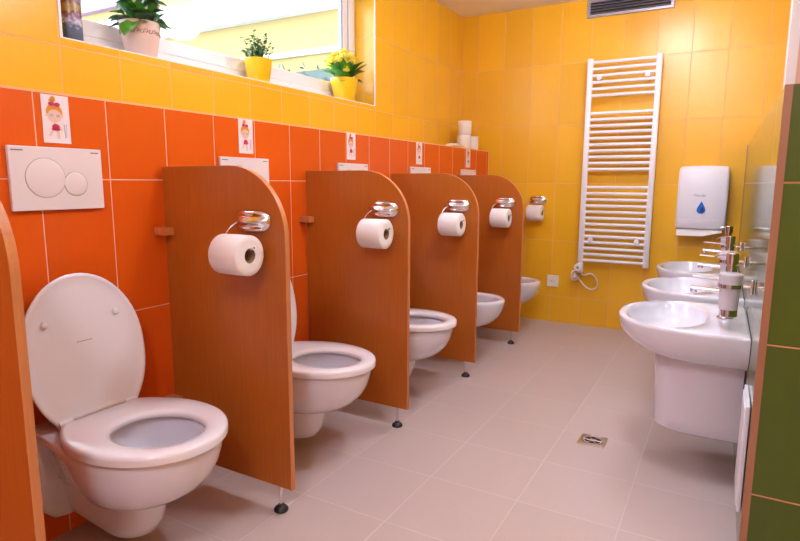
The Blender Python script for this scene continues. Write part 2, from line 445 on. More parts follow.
# ---------------------------------------------------------------- ceiling lamps
for i, (lx, ly, pw) in enumerate(LAMPS):
    t = thing('ceiling_lamp', ['round opal ceiling lamp above the washbasins', 'round opal ceiling lamp above the middle of the room',
                               'round opal ceiling lamp above the entrance'][i], 'lamp', (lx, ly, CE), 'ceiling lamps')
    bm = B(); lathe(bm, [(0.055, -0.001), (0.055, -0.03), (0.05, -0.034)], n=36); obj('base', bm, M['white_trim'], t, True)
    bm = B(); lathe(bm, [(0.045, -0.034), (0.092, -0.052), (0.118, -0.085), (0.124, -0.115), (0.113, -0.15), (0.08, -0.180), (0.04, -0.194), (0.002, -0.198)], n=36)
    obj('diffuser', bm, emit('lit opal globe', LAMP_COL, pw), t, True)

# ---------------------------------------------------------------- partitions
PY = [0.3705 + 0.7134 * k for k in range(-1, 4)]
PB, PT, PL, PTH = 0.0805, 1.0375, 0.506, 0.017
def part_outline(inset=0.0):
    pts = [(0.012, PB + inset), (PL - inset, PB + inset)]
    R = 0.205; cx, cz = PL - R, PT - R
    rr = R - inset
    for k in range(0, 19):
        a = k / 18 * PI / 2
        pts.append((cx + rr * math.cos(a), cz + rr * math.sin(a)))
    pts.append((0.012, PT - inset))
    return pts
def make_partition():
    t = thing('toilet_partition', 'x', 'partition', (0, PY[0], 0), 'wooden partitions between the toilets')
    o = part_outline(0.0015)
    bm = B(); prism(bm, o, 'y', 0.0005, PTH - 0.0005); obj('panel', bm, M['wood'], t)
    # pale edging strip following front and top outline
    a = part_outline(0.0)[1:]; b = part_outline(0.0018)[1:]
    bm = B()
    rings = [[(p[0], 0, p[1]), (p[0], PTH, p[1]), (q[0], PTH, q[1]), (q[0], 0, q[1])] for p, q in zip(a, b)]
    skin_rings(bm, rings); obj('edge_strip', bm, M['wood_edge'], t)
    bm = B(); lathe(bm, [(0.006, 0.014), (0.006, PB + 0.0005)], (0.456, PTH / 2, 0), n=16)
    leg = obj('leg', bm, M['chrome'], t, True)
    bm = B(); lathe(bm, [(0.021, 0.001), (0.022, 0.006), (0.019, 0.012), (0.010, 0.018), (0.008, 0.024)], (0.456, PTH / 2, 0), n=24)
    obj('foot_pad', bm, M['black'], leg, True)
    for z in (0.835, 0.278):
        bm = B(); box(bm, 0.0015, 0.052, -0.034, -0.0002, z - 0.012, z + 0.012, bev=0.0015)
        obj('bracket', bm, M['block'], t)
    return t
plabs = ['cherry wood toilet partition nearest the camera, cut by the left edge',
         'cherry wood toilet partition right of the first toilet',
         'cherry wood toilet partition between the second and third toilets',
         'cherry wood toilet partition between the third toilet and the first seatless bowl',
         'cherry wood toilet partition farthest away, next to the last bowl']
p0 = make_partition(); p0['label'] = plabs[0]
for k in range(1, 5): dup_tree(p0, (0, PY[k], 0), plabs[k])

# ---------------------------------------------------------------- toilets
def dshape(x0, x1, w, xc, wr, nf=28, ns=8, nr=10, z=0.0, pw=2.0, ep=0):
    """plan outline: round front, straight sides to the rear edge"""
    pts = []
    for i in range(nf):
        a = -PI / 2 + PI * i / nf
        ca, sa = math.cos(a), math.sin(a)
        pts.append((xc + (x1 - xc) * abs(ca) ** (2 / pw), w * math.copysign(abs(sa) ** (2 / pw), sa), z))
    for i in range(ns):
        t = i / ns; e = t ** ep if ep else t * t * (3 - 2 * t)
        pts.append((xc + (x0 - xc) * t, w + (wr - w) * e, z))
    for i in range(nr):
        t = i / nr; pts.append((x0, wr - 2 * wr * t, z))
    for i in range(ns):
        t = 1 - i / ns; e = t ** ep if ep else t * t * (3 - 2 * t)
        pts.append((xc + (x0 - xc) * t, -(w + (wr - w) * e), z))
    return pts
def egg(cx, a, b, z, n, ref):
    """ellipse sampled with the same angular layout as ref"""
    out = []
    for p in ref:
        an = math.atan2(p[1] * 1.0 / b, (p[0] - cx) / a)
        out.append((cx + a * math.cos(an), b * math.sin(an), z))
    return out

def make_toilet():
    t = thing('toilet', 'x', 'toilet', (0, 0, 0))
    bm = B()
    secs = [  # x0, x1, w, xc, wr, z
        (0.003, 0.235, 0.040, 0.17, 0.05, 0.040), (0.003, 0.272, 0.054, 0.20, 0.058, 0.045), (0.003, 0.298, 0.060, 0.23, 0.062, 0.058),
        (0.003, 0.315, 0.063, 0.25, 0.066, 0.09), (0.003, 0.326, 0.066, 0.26, 0.07, 0.13), (0.003, 0.333, 0.069, 0.26, 0.074, 0.168),
        (0.003, 0.338, 0.072, 0.26, 0.076, 0.180), (0.003, 0.366, 0.092, 0.27, 0.080, 0.185), (0.003, 0.398, 0.116, 0.28, 0.086, 0.193),
        (0.003, 0.430, 0.135, 0.29, 0.090, 0.207), (0.003, 0.458, 0.150, 0.30, 0.094, 0.228), (0.003, 0.482, 0.163, 0.30, 0.098, 0.256),
        (0.003, 0.497, 0.171, 0.30, 0.104, 0.287), (0.003, 0.503, 0.174, 0.30, 0.120, 0.308),
        (0.003, 0.507, 0.176, 0.30, 0.138, 0.325), (0.003, 0.508, 0.176, 0.30, 0.145, 0.338), (0.004, 0.504, 0.173, 0.30, 0.143, 0.346),
        (0.008, 0.497, 0.167, 0.30, 0.138, 0.349)]
    rings = [[(x, y, z + 0.012 * max(0, 1 - (z - 0.04) / 0.13) + 0.03 * max(0, 1 - x / 0.2) * max(0, 1 - (z - 0.04) / 0.1)) for x, y, z in dshape(*s[:5], z=s[5])] for s in secs]
    ref = rings[-1]
    for (cx, a, b, z) in ((0.335, 0.140, 0.118, 0.3490), (0.335, 0.134, 0.112, 0.345), (0.335, 0.131, 0.109, 0.330), (0.335, 0.128, 0.105, 0.30),
                          (0.33, 0.118, 0.094, 0.27), (0.325, 0.104, 0.080, 0.24), (0.32, 0.08, 0.058, 0.218), (0.31, 0.04, 0.03, 0.205)):
        rings.append(egg(cx, a, b, z, 0, ref))
    skin_rings(bm, rings)
    # wall flange: shield shaped rear plate
    sh = []
    for z, w in ((0.070, 0.070), (0.078, 0.100), (0.105, 0.125), (0.16, 0.143), (0.24, 0.153), (0.30, 0.157), (0.334, 0.157)):
        sh.append((w, z))
    o = sh + [(-w, z) for w, z in reversed(sh)]
    o2 = [(a * 0.93, 0.19 + (b - 0.19) * 0.95) for a, b in o]; o3 = [(a * 0.80, 0.19 + (b - 0.19) * 0.86) for a, b in o]
    skin_rings(bm, [[(0.002, a, b) for a, b in o], [(0.028, a, b) for a, b in o], [(0.038, a, b) for a, b in o2], [(0.040, a, b) for a, b in o3]])
    bowl = obj('bowl', bm, M['ceramic'], t, True, angle=0.9)
    bm = B(); skin_rings(bm, [egg(0.325, 0.103, 0.079, z, 0, ref) for z in (0.2395, 0.2402)])
    obj('water', bm, M['water'], bowl)
    # seat ring with rounded section
    out = dshape(0.118, 0.525, 0.183, 0.31, 0.112, z=0, ep=2.2)
    inn = egg(0.352, 0.122, 0.104, 0, 0, out)
    bm = B(); rings = []
    prof = [(0.0, 0.352), (-0.004, 0.358), (-0.003, 0.366), (0.03, 0.3725), (0.12, 0.3755), (0.5, 0.377), (0.85, 0.375), (0.97, 0.371), (1.0, 0.364), (0.985, 0.355), (0.9, 0.352)]
    for f, z in prof:
        rings.append([(a[0] + (b[0] - a[0]) * f, a[1] + (b[1] - a[1]) * f, z) for a, b in zip(out, inn)])
    skin_rings(bm, rings, loop=True)
    seat = obj('seat', bm, M['seat'], t, True, angle=1.2)
    for s in (-1, 1):
        bm = B(); lathe(bm, [(0.0095, -0.018), (0.0105, -0.015), (0.0105, 0.015), (0.0095, 0.018)], (0.108, s * 0.095, 0.367), 'y', 16)
        box(bm, 0.100, 0.116, s * 0.095 - 0.014, s * 0.095 + 0.014, 0.350, 0.362)
        obj('hinge', bm, M['seat'], t, True)
    # lid, opened against the wall; modelled flat then turned about the hinge
    piv = Vector((0.121, 0, 0.368)); R = Matrix.Rotation(-math.radians(100.5), 3, 'Y')
    def T(p):
        return piv + R @ (Vector(p) - piv)
    o = dshape(0.122, 0.508, 0.171, 0.30, 0.118, z=0, ep=2.6)
    c0 = Vector((0.31, 0, 0))
    def ring(f, z): return [T((c0.x + (p[0] - c0.x) * f, p[1] * f, z)) for p in o]
    bm = B()
    rings = [ring(f, z) for f, z in ((0.02, 0.3865), (0.3, 0.3862), (0.6, 0.385), (0.82, 0.3825), (0.91, 0.3805), (0.94, 0.3782), (0.955, 0.3772), (0.985, 0.3772), (0.998, 0.3785), (1.0, 0.382), (0.992, 0.386), (0.95, 0.3905),
                                     (0.8, 0.3950), (0.5, 0.3985), (0.2, 0.3995), (0.02, 0.3997))]
    skin_rings(bm, rings)
    lid = obj('lid', bm, M['seat'], t, True, angle=1.2)
    for s in (-1, 1):
        bm = B()
        rg = []
        for r, h in ((0.0095, 0.3845), (0.0095, 0.379), (0.008, 0.3765), (0.004, 0.3755), (0.0005, 0.3752)):
            rg.append([T((0.385 + math.cos(a) * r, s * 0.10 + math.sin(a) * r, h)) for a in [2 * PI * i / 16 for i in range(16)]])
        skin_rings(bm, rg); obj('bumper', bm, M['seat'], lid, True)
    bm = B()
    for k, (a, b) in enumerate([(-0.022, -0.016), (-0.014, -0.010), (-0.008, -0.003), (-0.001, 0.004), (0.006, 0.012), (0.014, 0.020)]):
        vs = [T((x, y, 0.3858)) for x, y in ((0.321, a), (0.321, b), (0.3235, b), (0.3235, a))]
        vs2 = [T((x, y, 0.3852)) for x, y in ((0.321, a), (0.321, b), (0.3235, b), (0.3235, a))]
        skin_rings(bm, [vs, vs2])
    obj('maker_mark', bm, M['print_grey'], lid)
    return t
TY = [0.046, 0.742, 1.448, 2.155, 2.865]
tl = ['white wall-hung toilet with lid and seat, nearest the camera, in the first stall',
      'white wall-hung toilet with open seat in the second stall',
      'white wall-hung toilet with seat in the third stall, lid hidden by the panel',
      'seatless white wall-hung toilet bowl between two partitions in the fourth stall',
      'seatless white wall-hung toilet bowl beside the yellow back wall']
t0 = make_toilet(); t0.location = (0.0, TY[0], -0.003); t0['label'] = tl[0]; t0['group'] = 'wall-hung toilets in a row'
for k in range(1, 5):
    q = dup_tree(t0, (0.0, TY[k], -0.002), tl[k], None, skip=() if k < 3 else ('seat', 'lid', 'hinge'))
    q.scale.x = 1.035

# ---------------------------------------------------------------- flush plates
def make_plate():
    t = thing('flush_plate', 'x', 'flush plate', (0, 0, 0), 'white flush plates above the toilets')
    bm = B(); box(bm, 0.001, 0.0125, -0.123, 0.123, 0.914, 1.078, bev=0.002)
    pl = obj('plate', bm, M['plate'], t)
    cs = [('large_button', -0.036, 0.998, 0.052), ('small_button', 0.044, 0.983, 0.033)]
    for nm, cy, cz, r in cs:
        bm = B(); lathe(bm, [(r, 0.0122), (r, 0.0129)], (0, cy, cz), 'x', 48); g = obj('groove', bm, M['groove'], t)
        bm = B(); lathe(bm, [(r - 0.0012, 0.0128), (r - 0.0016, 0.0142), (r - 0.004, 0.0150), (0.002, 0.0153)], (0, cy, cz), 'x', 48)
        obj(nm, bm, M['plate'], t, True)
    bm = B()
    y = -0.116
    for w in (0.005, 0.003, 0.004, 0.003, 0.004, 0.003): box(bm, 0.0122, 0.0128, y, y + w, 1.066, 1.069); y += w + 0.0012
    obj('maker_mark', bm, M['print_dark'], t)
    bm = B(); y = 0.092
    for w in (0.004, 0.004, 0.003, 0.004, 0.003): box(bm, 0.0122, 0.0128, y, y + w, 1.066, 1.069); y += w + 0.001
    obj('maker_mark', bm, M['print_dark'], t)
    return t
ly = ['over the first toilet, fully in view', 'over the second toilet', 'over the third toilet',
      'over the fourth bowl', 'over the last bowl']
f0 = make_plate()
for k, y in enumerate((0.045, 0.737, 1.446, 2.140, 2.848)):
    lab = 'white dual flush plate on the orange tiles ' + ly[k]
    if k == 0: f0.location.y = y; f0['label'] = lab
    else: dup_tree(f0, (0, y, 0), lab)

# ---------------------------------------------------------------- picture cards
def make_card():
    t = thing('picture_card', 'x', 'card', (0, 0, 0), 'picture cards above the flush plates')
    bm = B(); box(bm, 0.0008, 0.0022, -0.036, 0.036, 1.090, 1.214); obj('sheet', bm, M['card'], t)
    def disc(bm, cy, cz, ry, rz, x, n=20, a0=0.0, a1=2 * PI):
        pts = [(cy + ry * math.cos(a0 + (a1 - a0) * i / n), cz + rz * math.sin(a0 + (a1 - a0) * i / n)) for i in range(n + (0 if a1 - a0 > 6.2 else 1))]
        prism(bm, pts, 'x', x, x + 0.0004)
    def limb(bm, p, q, w, x):
        d = Vector((q[0] - p[0], q[1] - p[1])).normalized(); n = Vector((-d.y, d.x)) * w / 2
        prism(bm, [(p[0] + n.x, p[1] + n.y), (q[0] + n.x * .8, q[1] + n.y * .8), (q[0] - n.x * .8, q[1] - n.y * .8), (p[0] - n.x, p[1] - n.y)], 'x', x, x + 0.0004)
    bm = B(); disc(bm, -0.004, 1.170, 0.0215, 0.022, 0.0023); disc(bm, -0.006, 1.203, 0.007, 0.008, 0.0023); disc(bm, -0.011, 1.200, 0.006, 0.003, 0.0023)
    obj('drawn_hair', bm, M['hair'], t)
    bm = B(); disc(bm, -0.004, 1.160, 0.0185, 0.0165, 0.0028); disc(bm, -0.024, 1.162, 0.0035, 0.004, 0.0028); disc(bm, 0.016, 1.162, 0.0035, 0.004, 0.0028)
    limb(bm, (-0.008, 1.128), (-0.020, 1.108), 0.006, 0.0028); limb(bm, (0.002, 1.128), (0.004, 1.102), 0.007, 0.0028)
    limb(bm, (-0.004, 1.146), (-0.004, 1.138), 0.006, 0.0028); limb(bm, (0.006, 1.136), (0.014, 1.124), 0.004, 0.0028)
    obj('drawn_child', bm, M['skin'], t)
    bm = B(); disc(bm, -0.003, 1.132, 0.010, 0.008, 0.0033); disc(bm, -0.003, 1.126, 0.012, 0.004, 0.0033)
    obj('drawn_swimsuit', bm, M['pink'], t)
    bm = B(); disc(bm, -0.011, 1.191, 0.008, 0.0055, 0.0033); disc(bm, 0.004, 1.190, 0.008, 0.0055, 0.0035)
    obj('drawn_bow', bm, M['pink'], t)
    bm = B(); disc(bm, -0.012, 1.161, 0.0045, 0.0042, 0.0033); disc(bm, 0.005, 1.161, 0.0045, 0.0042, 0.0033)
    limb(bm, (0.020, 1.140), (0.022, 1.104), 0.003, 0.0023); limb(bm, (0.026, 1.142), (0.025, 1.106), 0.0015, 0.0023)
    obj('drawn_details', bm, M['greyblue'], t)
    return t
c0 = make_card()
cl = ['over the first toilet', 'over the second toilet', 'over the third toilet', 'over the fourth bowl', 'over the last bowl']
for k, y in enumerate((0.055, 0.752, 1.440, 2.131, 2.850)):
    lab = 'small white card with a drawn blond child, on orange tiles ' + cl[k]
    z = [0, 0.004, 0.006, 0.004, 0.004][k]
    if k == 0: c0.location = (0, y, z); c0['label'] = lab
    else: dup_tree(c0, (0, y, z), lab)

# ---------------------------------------------------------------- toilet paper holders and rolls
def make_holder():
    t = thing('toilet_paper_holder', 'x', 'paper holder', (0, 0, 0), 'chrome toilet paper holders')
    # origin on the mounting surface; cover is centred on x=0, z=0 and bulges to -y
    bm = B(); rings = []
    for r in [1.0, 1.0, 0.93, 0.85, 0.76, 0.66, 0.56, 0.46, 0.34, 0.22, 0.1, 0.01]:
        k = len(rings); pts = []
        for i in range(40):
            a = 2 * PI * i / 40
            ca = math.copysign(abs(math.cos(a)) ** 0.75, math.cos(a)); sa = math.copysign(abs(math.sin(a)) ** 0.9, math.sin(a))
            x, z = 0.064 * ca * r, 0.034 * sa * r
            if k == 0: y = -0.0005
            else: y = -0.012 - 0.020 * (1 - r ** 3.0) - 0.0045 * math.cos(z / 0.034 * PI * 2.6) * (1 - abs(x / 0.064) ** 3)
            pts.append((x, y, z))
        rings.append(pts)
    skin_rings(bm, rings); obj('cover', bm, M['chrome'], t, True, angle=1.2)
    bm = B()
    tube(bm, [(-0.050, -0.020, -0.004), (-0.064, -0.034, -0.018), (-0.068, -0.055, -0.046), (-0.068, -0.072, -0.070), (-0.062, -0.078, -0.0755),
              (-0.045, -0.078, -0.0755), (0.0, -0.078, -0.0755), (0.048, -0.078, -0.0755), (0.066, -0.076, -0.066)], 0.0028, 8, sm=2)
    obj('arm', bm, M['chrome'], t, True)
    return t
def make_roll():
    bm = B(); L0, L1, R = -0.057, 0.046, 0.056
    prof = [(0.021, L0), (0.040, L0 - 0.0005), (R - 0.003, L0), (R, L0 + 0.003), (R + 0.0006, 0), (R, L1 - 0.003), (R - 0.003, L1), (0.040, L1 + 0.0005), (0.021, L1), (0.0205, 0)]
    rings = [circle((h, 0, 0), (0, 1, 0), (0, 0, 1), r, 40) for r, h in prof]
    skin_rings(bm, rings, loop=True)
    # loose end hanging at the back
    rr = obj('toilet_roll', bm, M['paper'], None, True, angle=0.9)
    bm = B(); rings = [circle((h, 0, 0), (0, 1, 0), (0, 0, 1), r, 32) for r, h in ((0.0205, L0 + 0.001), (0.0205, L1 - 0.001), (0.0192, L1 - 0.001), (0.0192, L0 + 0.001))]
    skin_rings(bm, rings, loop=True); obj('core', bm, M['card_core'], rr, True)
    return rr
hp = [(0.396, PY[1], 0.880), (0.403, PY[2], 0.886), (0.400, PY[3], 0.878), (0.395, PY[4], 0.873), (0.389, D, 0.871)]
hl = ['second partition from the left, the largest in view', 'third partition from the left', 'fourth partition from the left', 'partition farthest away', 'yellow back wall']
for k, p in enumerate(hp):
    lab = 'chrome toilet paper holder on the ' + hl[k]; lab2 = 'white toilet roll hanging on the ' + hl[k]
    rloc = (p[0] + 0.006, p[1] - 0.078, p[2] - 0.0725)
    if k == 0:
        h0 = make_holder(); h0.location = p; h0['label'] = lab
        r0 = make_roll(); r0.location = (rloc[0], rloc[1], rloc[2] - 0.0165); tag(r0, lab2, 'toilet roll', 'toilet rolls on the holders')
    else:
        dup_tree(h0, p, lab); q = dup_tree(r0, (rloc[0], rloc[1], rloc[2] - 0.0165), lab2)
        q.rotation_euler.x = k * 1.1

# spare rolls and packet on the ledge
def spare(loc, lab, rz):
    global s0
    if s0 is None:
        bm = B(); prof = [(0.021, 0), (0.044, 0.0), (0.047, 0.003), (0.0475, 0.05), (0.047, 0.095), (0.044, 0.098), (0.021, 0.098), (0.0205, 0.05)]
        skin_rings(bm, [circle((0, 0, h), (1, 0, 0), (0, 1, 0), r, 36) for r, h in prof], loop=True)
        s0 = obj('spare_toilet_roll', bm, M['paper'], None, True, angle=0.9)
        bm = B(); skin_rings(bm, [circle((0, 0, h), (1, 0, 0), (0, 1, 0), r, 24) for r, h in ((0.0205, 0.001), (0.0205, 0.097), (0.0192, 0.097), (0.0192, 0.001))], loop=True)
        obj('core', bm, M['card_core'], s0, True)
        o = s0
    else: o = dup_tree(s0)
    o.location = loc; o.rotation_euler.z = rz
    return tag(o, lab, 'toilet roll', 'spare toilet rolls on the corner ledge')
s0 = None
spare((-0.09, 2.985, H1), 'spare white toilet roll standing on the ledge under another roll', 0)
spare((-0.088, 2.988, H1 + 0.0985), 'spare white toilet roll on top of the little stack on the ledge', 0.5)
spare((-0.085, 3.115, H1), 'spare white toilet roll on the ledge nearest the back wall', 1.0)
t = thing('wrapped_packet', 'white and yellow wrapped packet lying on the ledge by the rolls', 'packet', (-0.09, 2.83, H1))
bm = B(); rg = []
for k in range(9):
    f = -1 + 2 * k / 8; r = math.sqrt(max(0.04, 1 - abs(f) ** 3))
    rg.append([(math.cos(a) * 0.045 * (0.8 + 0.2 * r), f * 0.075, 0.018 + math.sin(a) * 0.018 * r * (1 + 0.15 * math.sin(3 * a + k))) for a in [2 * PI * i / 20 for i in range(20)]])
skin_rings(bm, rg); obj('wrapper', bm, M['packet'], t, True)
bm = B(); rg = []
for k in range(4):
    f = -0.5 + 0.8 * k / 3
    rg.append([(math.cos(a) * 0.046, f * 0.075, 0.018 + math.sin(a) * 0.0195) for a in [PI * (0.12 + 0.76 * i / 10) for i in range(11)]])
skin_rings(bm, rg, False, False, closed=False); obj('printed_band', bm, M['packet_y'], t, True)

# ---------------------------------------------------------------- towel radiator
t = thing('towel_radiator', 'white electric ladder towel radiator on the yellow back wall', 'radiator', (0, D, 0))
XA, XB, YT = 0.716, 1.131, -0.070
for nm, x, zb, zt in (('left_upright', XA, 0.458, 1.790), ('right_upright', XB, 0.447, 1.787)):
    bm = B()
    o = [(x + 0.0185 * math.copysign(abs(math.cos(a)) ** 0.6, math.cos(a)), YT + 0.017 * math.copysign(abs(math.sin(a)) ** 0.6, math.sin(a))) for a in [2 * PI * i / 24 for i in range(24)]]
    def sc_(f): return [(x + (p[0] - x) * f, YT + (p[1] - YT) * f) for p in o]
    skin_rings(bm, [[(p[0], p[1], z) for p in sc_(f)] for f, z in ((0.85, zb), (1, zb + 0.004), (1, zt - 0.004), (0.85, zt))])
    obj('upright', bm, M['rad'], t, True)
zs = [1.765 - 0.0417 * k for k in range(6)] + [1.443 - 0.0401 * k for k in range(10)] + [0.964 - 0.0409 * k for k in range(13)]
for z in zs:
    bm = B(); lathe(bm, [(0.0105, XA + 0.012), (0.0105, XB - 0.012)], (0, YT - 0.004, z), 'x', 14)
    obj('rail', bm, M['rad'], t, True)
for x in (XA + 0.062, XB - 0.062):
    for z in (1.664, 0.614):
        bm = B(); lathe(bm, [(0.010, -0.0005), (0.010, -0.055), (0.014, -0.058), (0.0165, -0.062), (0.0165, -0.092), (0.013, -0.097), (0.002, -0.098)], (x, 0, z), 'y', 18)
        obj('bracket', bm, M['rad'], t, True)
bm = B(); box(bm, XA - 0.018, XA + 0.02, YT - 0.02, YT + 0.016, 0.385, 0.455, bev=0.008); he = obj('heating_element', bm, M['rad'], t, True)
bm = B(); lathe(bm, [(0.024, -0.012), (0.027, -0.016), (0.027, -0.036), (0.023, -0.041), (0.002, -0.042)], (XA - 0.008, YT + 0.002, 0.422), 'y', 24)
obj('thermostat', bm, M['rad'], he, True)
bm = B(); lathe(bm, [(0.009, -0.040), (0.009, -0.0435), (0.002, -0.044)], (XA - 0.008, YT + 0.002, 0.422), 'y', 16); obj('thermostat_dial', bm, M['groove'], he, True)
bm = B(); tube(bm, [(XA + 0.005, YT, 0.388), (XA + 0.02, YT + 0.01, 0.360), (0.785, -0.045, 0.385), (0.826, -0.035, 0.345), (0.832, -0.03, 0.29), (0.80, -0.03, 0.262), (0.755, -0.03, 0.275),
                    (0.715, -0.03, 0.315), (0.70, -0.035, 0.34), (0.69, -0.04, 0.352)], 0.0042, 8, sm=2)
obj('cable', bm, M['plastic'], t, True)
bm = B(); tube(bm, [(0.70, -0.035, 0.335), (0.668, -0.035, 0.318), (0.650, -0.035, 0.34), (0.655, -0.035, 0.385), (0.685, -0.035, 0.395), (0.71, -0.04, 0.385)], 0.0042, 8, sm=2)
obj('cable', bm, M['plastic'], t, True)
bm = B(); lathe(bm, [(0.021, -0.0005), (0.022, -0.02), (0.018, -0.036), (0.008, -0.042)], (0.676, 0, 0.352), 'y', 20); obj('plug', bm, M['plastic'], t, True)

# wall socket
t = thing('wall_socket', 'single ivory wall socket low on the yellow back wall', 'socket', (0.516, D, 0.298))
bm = B(); box(bm, -0.041, 0.041, -0.009, -0.0005, -0.041, 0.041, bev=0.003); obj('frame', bm, M['socket'], t)
bm = B(); skin_rings(bm, [circle((0, y, 0), (1, 0, 0), (0, 0, 1), r, 28) for r, y in ((0.024, -0.0085), (0.024, -0.0105), (0.0205, -0.0105), (0.019, -0.0092), (0.002, -0.0092))])
obj('insert', bm, M['socket'], t, True)
for s in (-1, 1):
    bm = B(); lathe(bm, [(0.0032, -0.0090), (0.0032, -0.0097)], (s * 0.0095, 0, 0), 'y', 10); obj('contact_hole', bm, M['dark'], t)  # flat discs, the shade of the holes painted in their colour

# ---------------------------------------------------------------- paper towel dispenser
t = thing('paper_towel_dispenser', 'white paper towel dispenser with blue drop on the yellow back wall', 'dispenser', (1.427, D, 0))
bm = B(); rings = []
def disp_ring(z, w, d, r=0.02):
    pts = [(-w, -0.001)]
    for k in range(5):
        a = PI + PI / 2 * k / 4; pts.append((-w + r + r * math.cos(a), -d + r + r * math.sin(a)))
    for k in range(1, 6): pts.append((-w + r + (2 * w - 2 * r) * k / 6, -d - 0.006 * math.sin(PI * k / 6)))
    for k in range(5):
        a = -PI / 2 + PI / 2 * k / 4; pts.append((w - r + r * math.cos(a), -d + r + r * math.sin(a)))
    pts.append((w, -0.001))
    return [(p[0], p[1], z) for p in pts]
for z, w, d in ((0.775, 0.136, 0.112), (0.785, 0.138, 0.116), (0.86, 0.138, 0.118), (0.98, 0.138, 0.114), (1.06, 0.137, 0.104), (1.082, 0.135, 0.096), (1.094, 0.128, 0.080)): rings.append(disp_ring(z, w, d))
for k, rg in enumerate(rings):
    if k >= 4: rings[k] = [(p[0], p[1], p[2] + 0.006 * (1 - (p[0] / 0.14) ** 2)) for p in rg]
skin_rings(bm, rings); body = obj('cover', bm, M['plastic'], t, True)
bm = B(); skin_rings(bm, [disp_ring(z, w, d) for z, w, d in ((0.712, 0.132, 0.080), (0.722, 0.137, 0.100), (0.768, 0.139, 0.118), (0.7745, 0.138, 0.118))]); obj('bottom_tray', bm, M['plastic'], t, True)
bm = B()
rg = []
for k in range(13):
    x = -0.128 + 0.248 * k / 12; dz = -0.033 if k < 8 else -0.033 + 0.026 * (k - 7) / 5
    rg.append([(x, -0.03, 0.711), (x, -0.085, 0.7105), (x, -0.110, 0.706 + dz), (x, -0.1085, 0.7045 + dz), (x, -0.083, 0.7045), (x, -0.03, 0.707)])
skin_rings(bm, rg); tag(obj('paper_towel', bm, M['paper'], None, loc=(1.427, D, 0)), 'folded white paper towel sticking out under the dispenser', 'paper towel')
bm = B(); pts = []
for k in range(32):
    a = 2 * PI * k / 32
    s = math.sin(a); w = 0.024 * math.cos(a) * (1 if s < 0 else (1 - s) ** 0.55 * 1.0)
    z = 0.024 * s if s < 0 else 0.052 * s
    pts.append((w, 0.838 + z - 0.004))
prism(bm, pts, 'y', -0.1262, -0.117); dr = obj('drop_emblem', bm, M['blue'], body)
bm = B(); prism(bm, [(0.006 + (p[0]) * 0.45, 0.832 + (p[1] - 0.838) * 0.5) for p in pts], 'y', -0.1268, -0.12); obj('inner_drop', bm, M['blue_dark'], dr)
cu = bpy.data.curves.new('logo', 'FONT'); cu.body = 'Merida'; cu.size = 0.022; cu.align_x = 'CENTER'; cu.extrude = 0.0004
cu.materials.append(M['print_grey'])
tmp = bpy.data.objects.new('tmp', cu); COL.objects.link(tmp)
bpy.context.view_layer.update()
me = bpy.data.meshes.new_from_object(tmp.evaluated_get(bpy.context.evaluated_depsgraph_get()))
bpy.data.objects.remove(tmp)
tx = bpy.data.objects.new('lettering', me); COL.objects.link(tx); tx.parent = body; tx.location = (-0.012, -0.1248, 0.914); tx.rotation_euler = (PI / 2, 0, 0)

# ---------------------------------------------------------------- ventilation grille
t = thing('ventilation_grille', 'silver louvred ventilation grille high on the yellow back wall', 'vent', (0, D, 0))
gx0, gx1, gz0, gz1 = 0.664, 1.186, 2.062, 2.176
bm = B()
for a in ((gx0, gx1, gz0, gz0 + 0.018), (gx0, gx1, gz1 - 0.018, gz1), (gx0, gx0 + 0.02, gz0 + 0.017, gz1 - 0.017), (gx1 - 0.02, gx1, gz0 + 0.017, gz1 - 0.017)):
    box(bm, a[0], a[1], -0.014, -0.0005, a[2], a[3], bev=0.002)
obj('frame', bm, M['vent'], t)
bm = B(); box(bm, gx0 + 0.015, gx1 - 0.015, -0.002, -0.0005, gz0 + 0.015, gz1 - 0.015); obj('shade_backing', bm, M['dark'], t)  # sheet behind the louvres, coloured as the shade of the duct
for k in range(5):
    z = gz0 + 0.026 + k * 0.0175
    bm = B(); skin_rings(bm, [[(x, -0.003, z + 0.006), (x, -0.013, z - 0.003), (x, -0.0125, z - 0.0045), (x, -0.003, z + 0.0045)] for x in (gx0 + 0.019, gx1 - 0.019)])
    obj('louvre', bm, M['vent'], t)

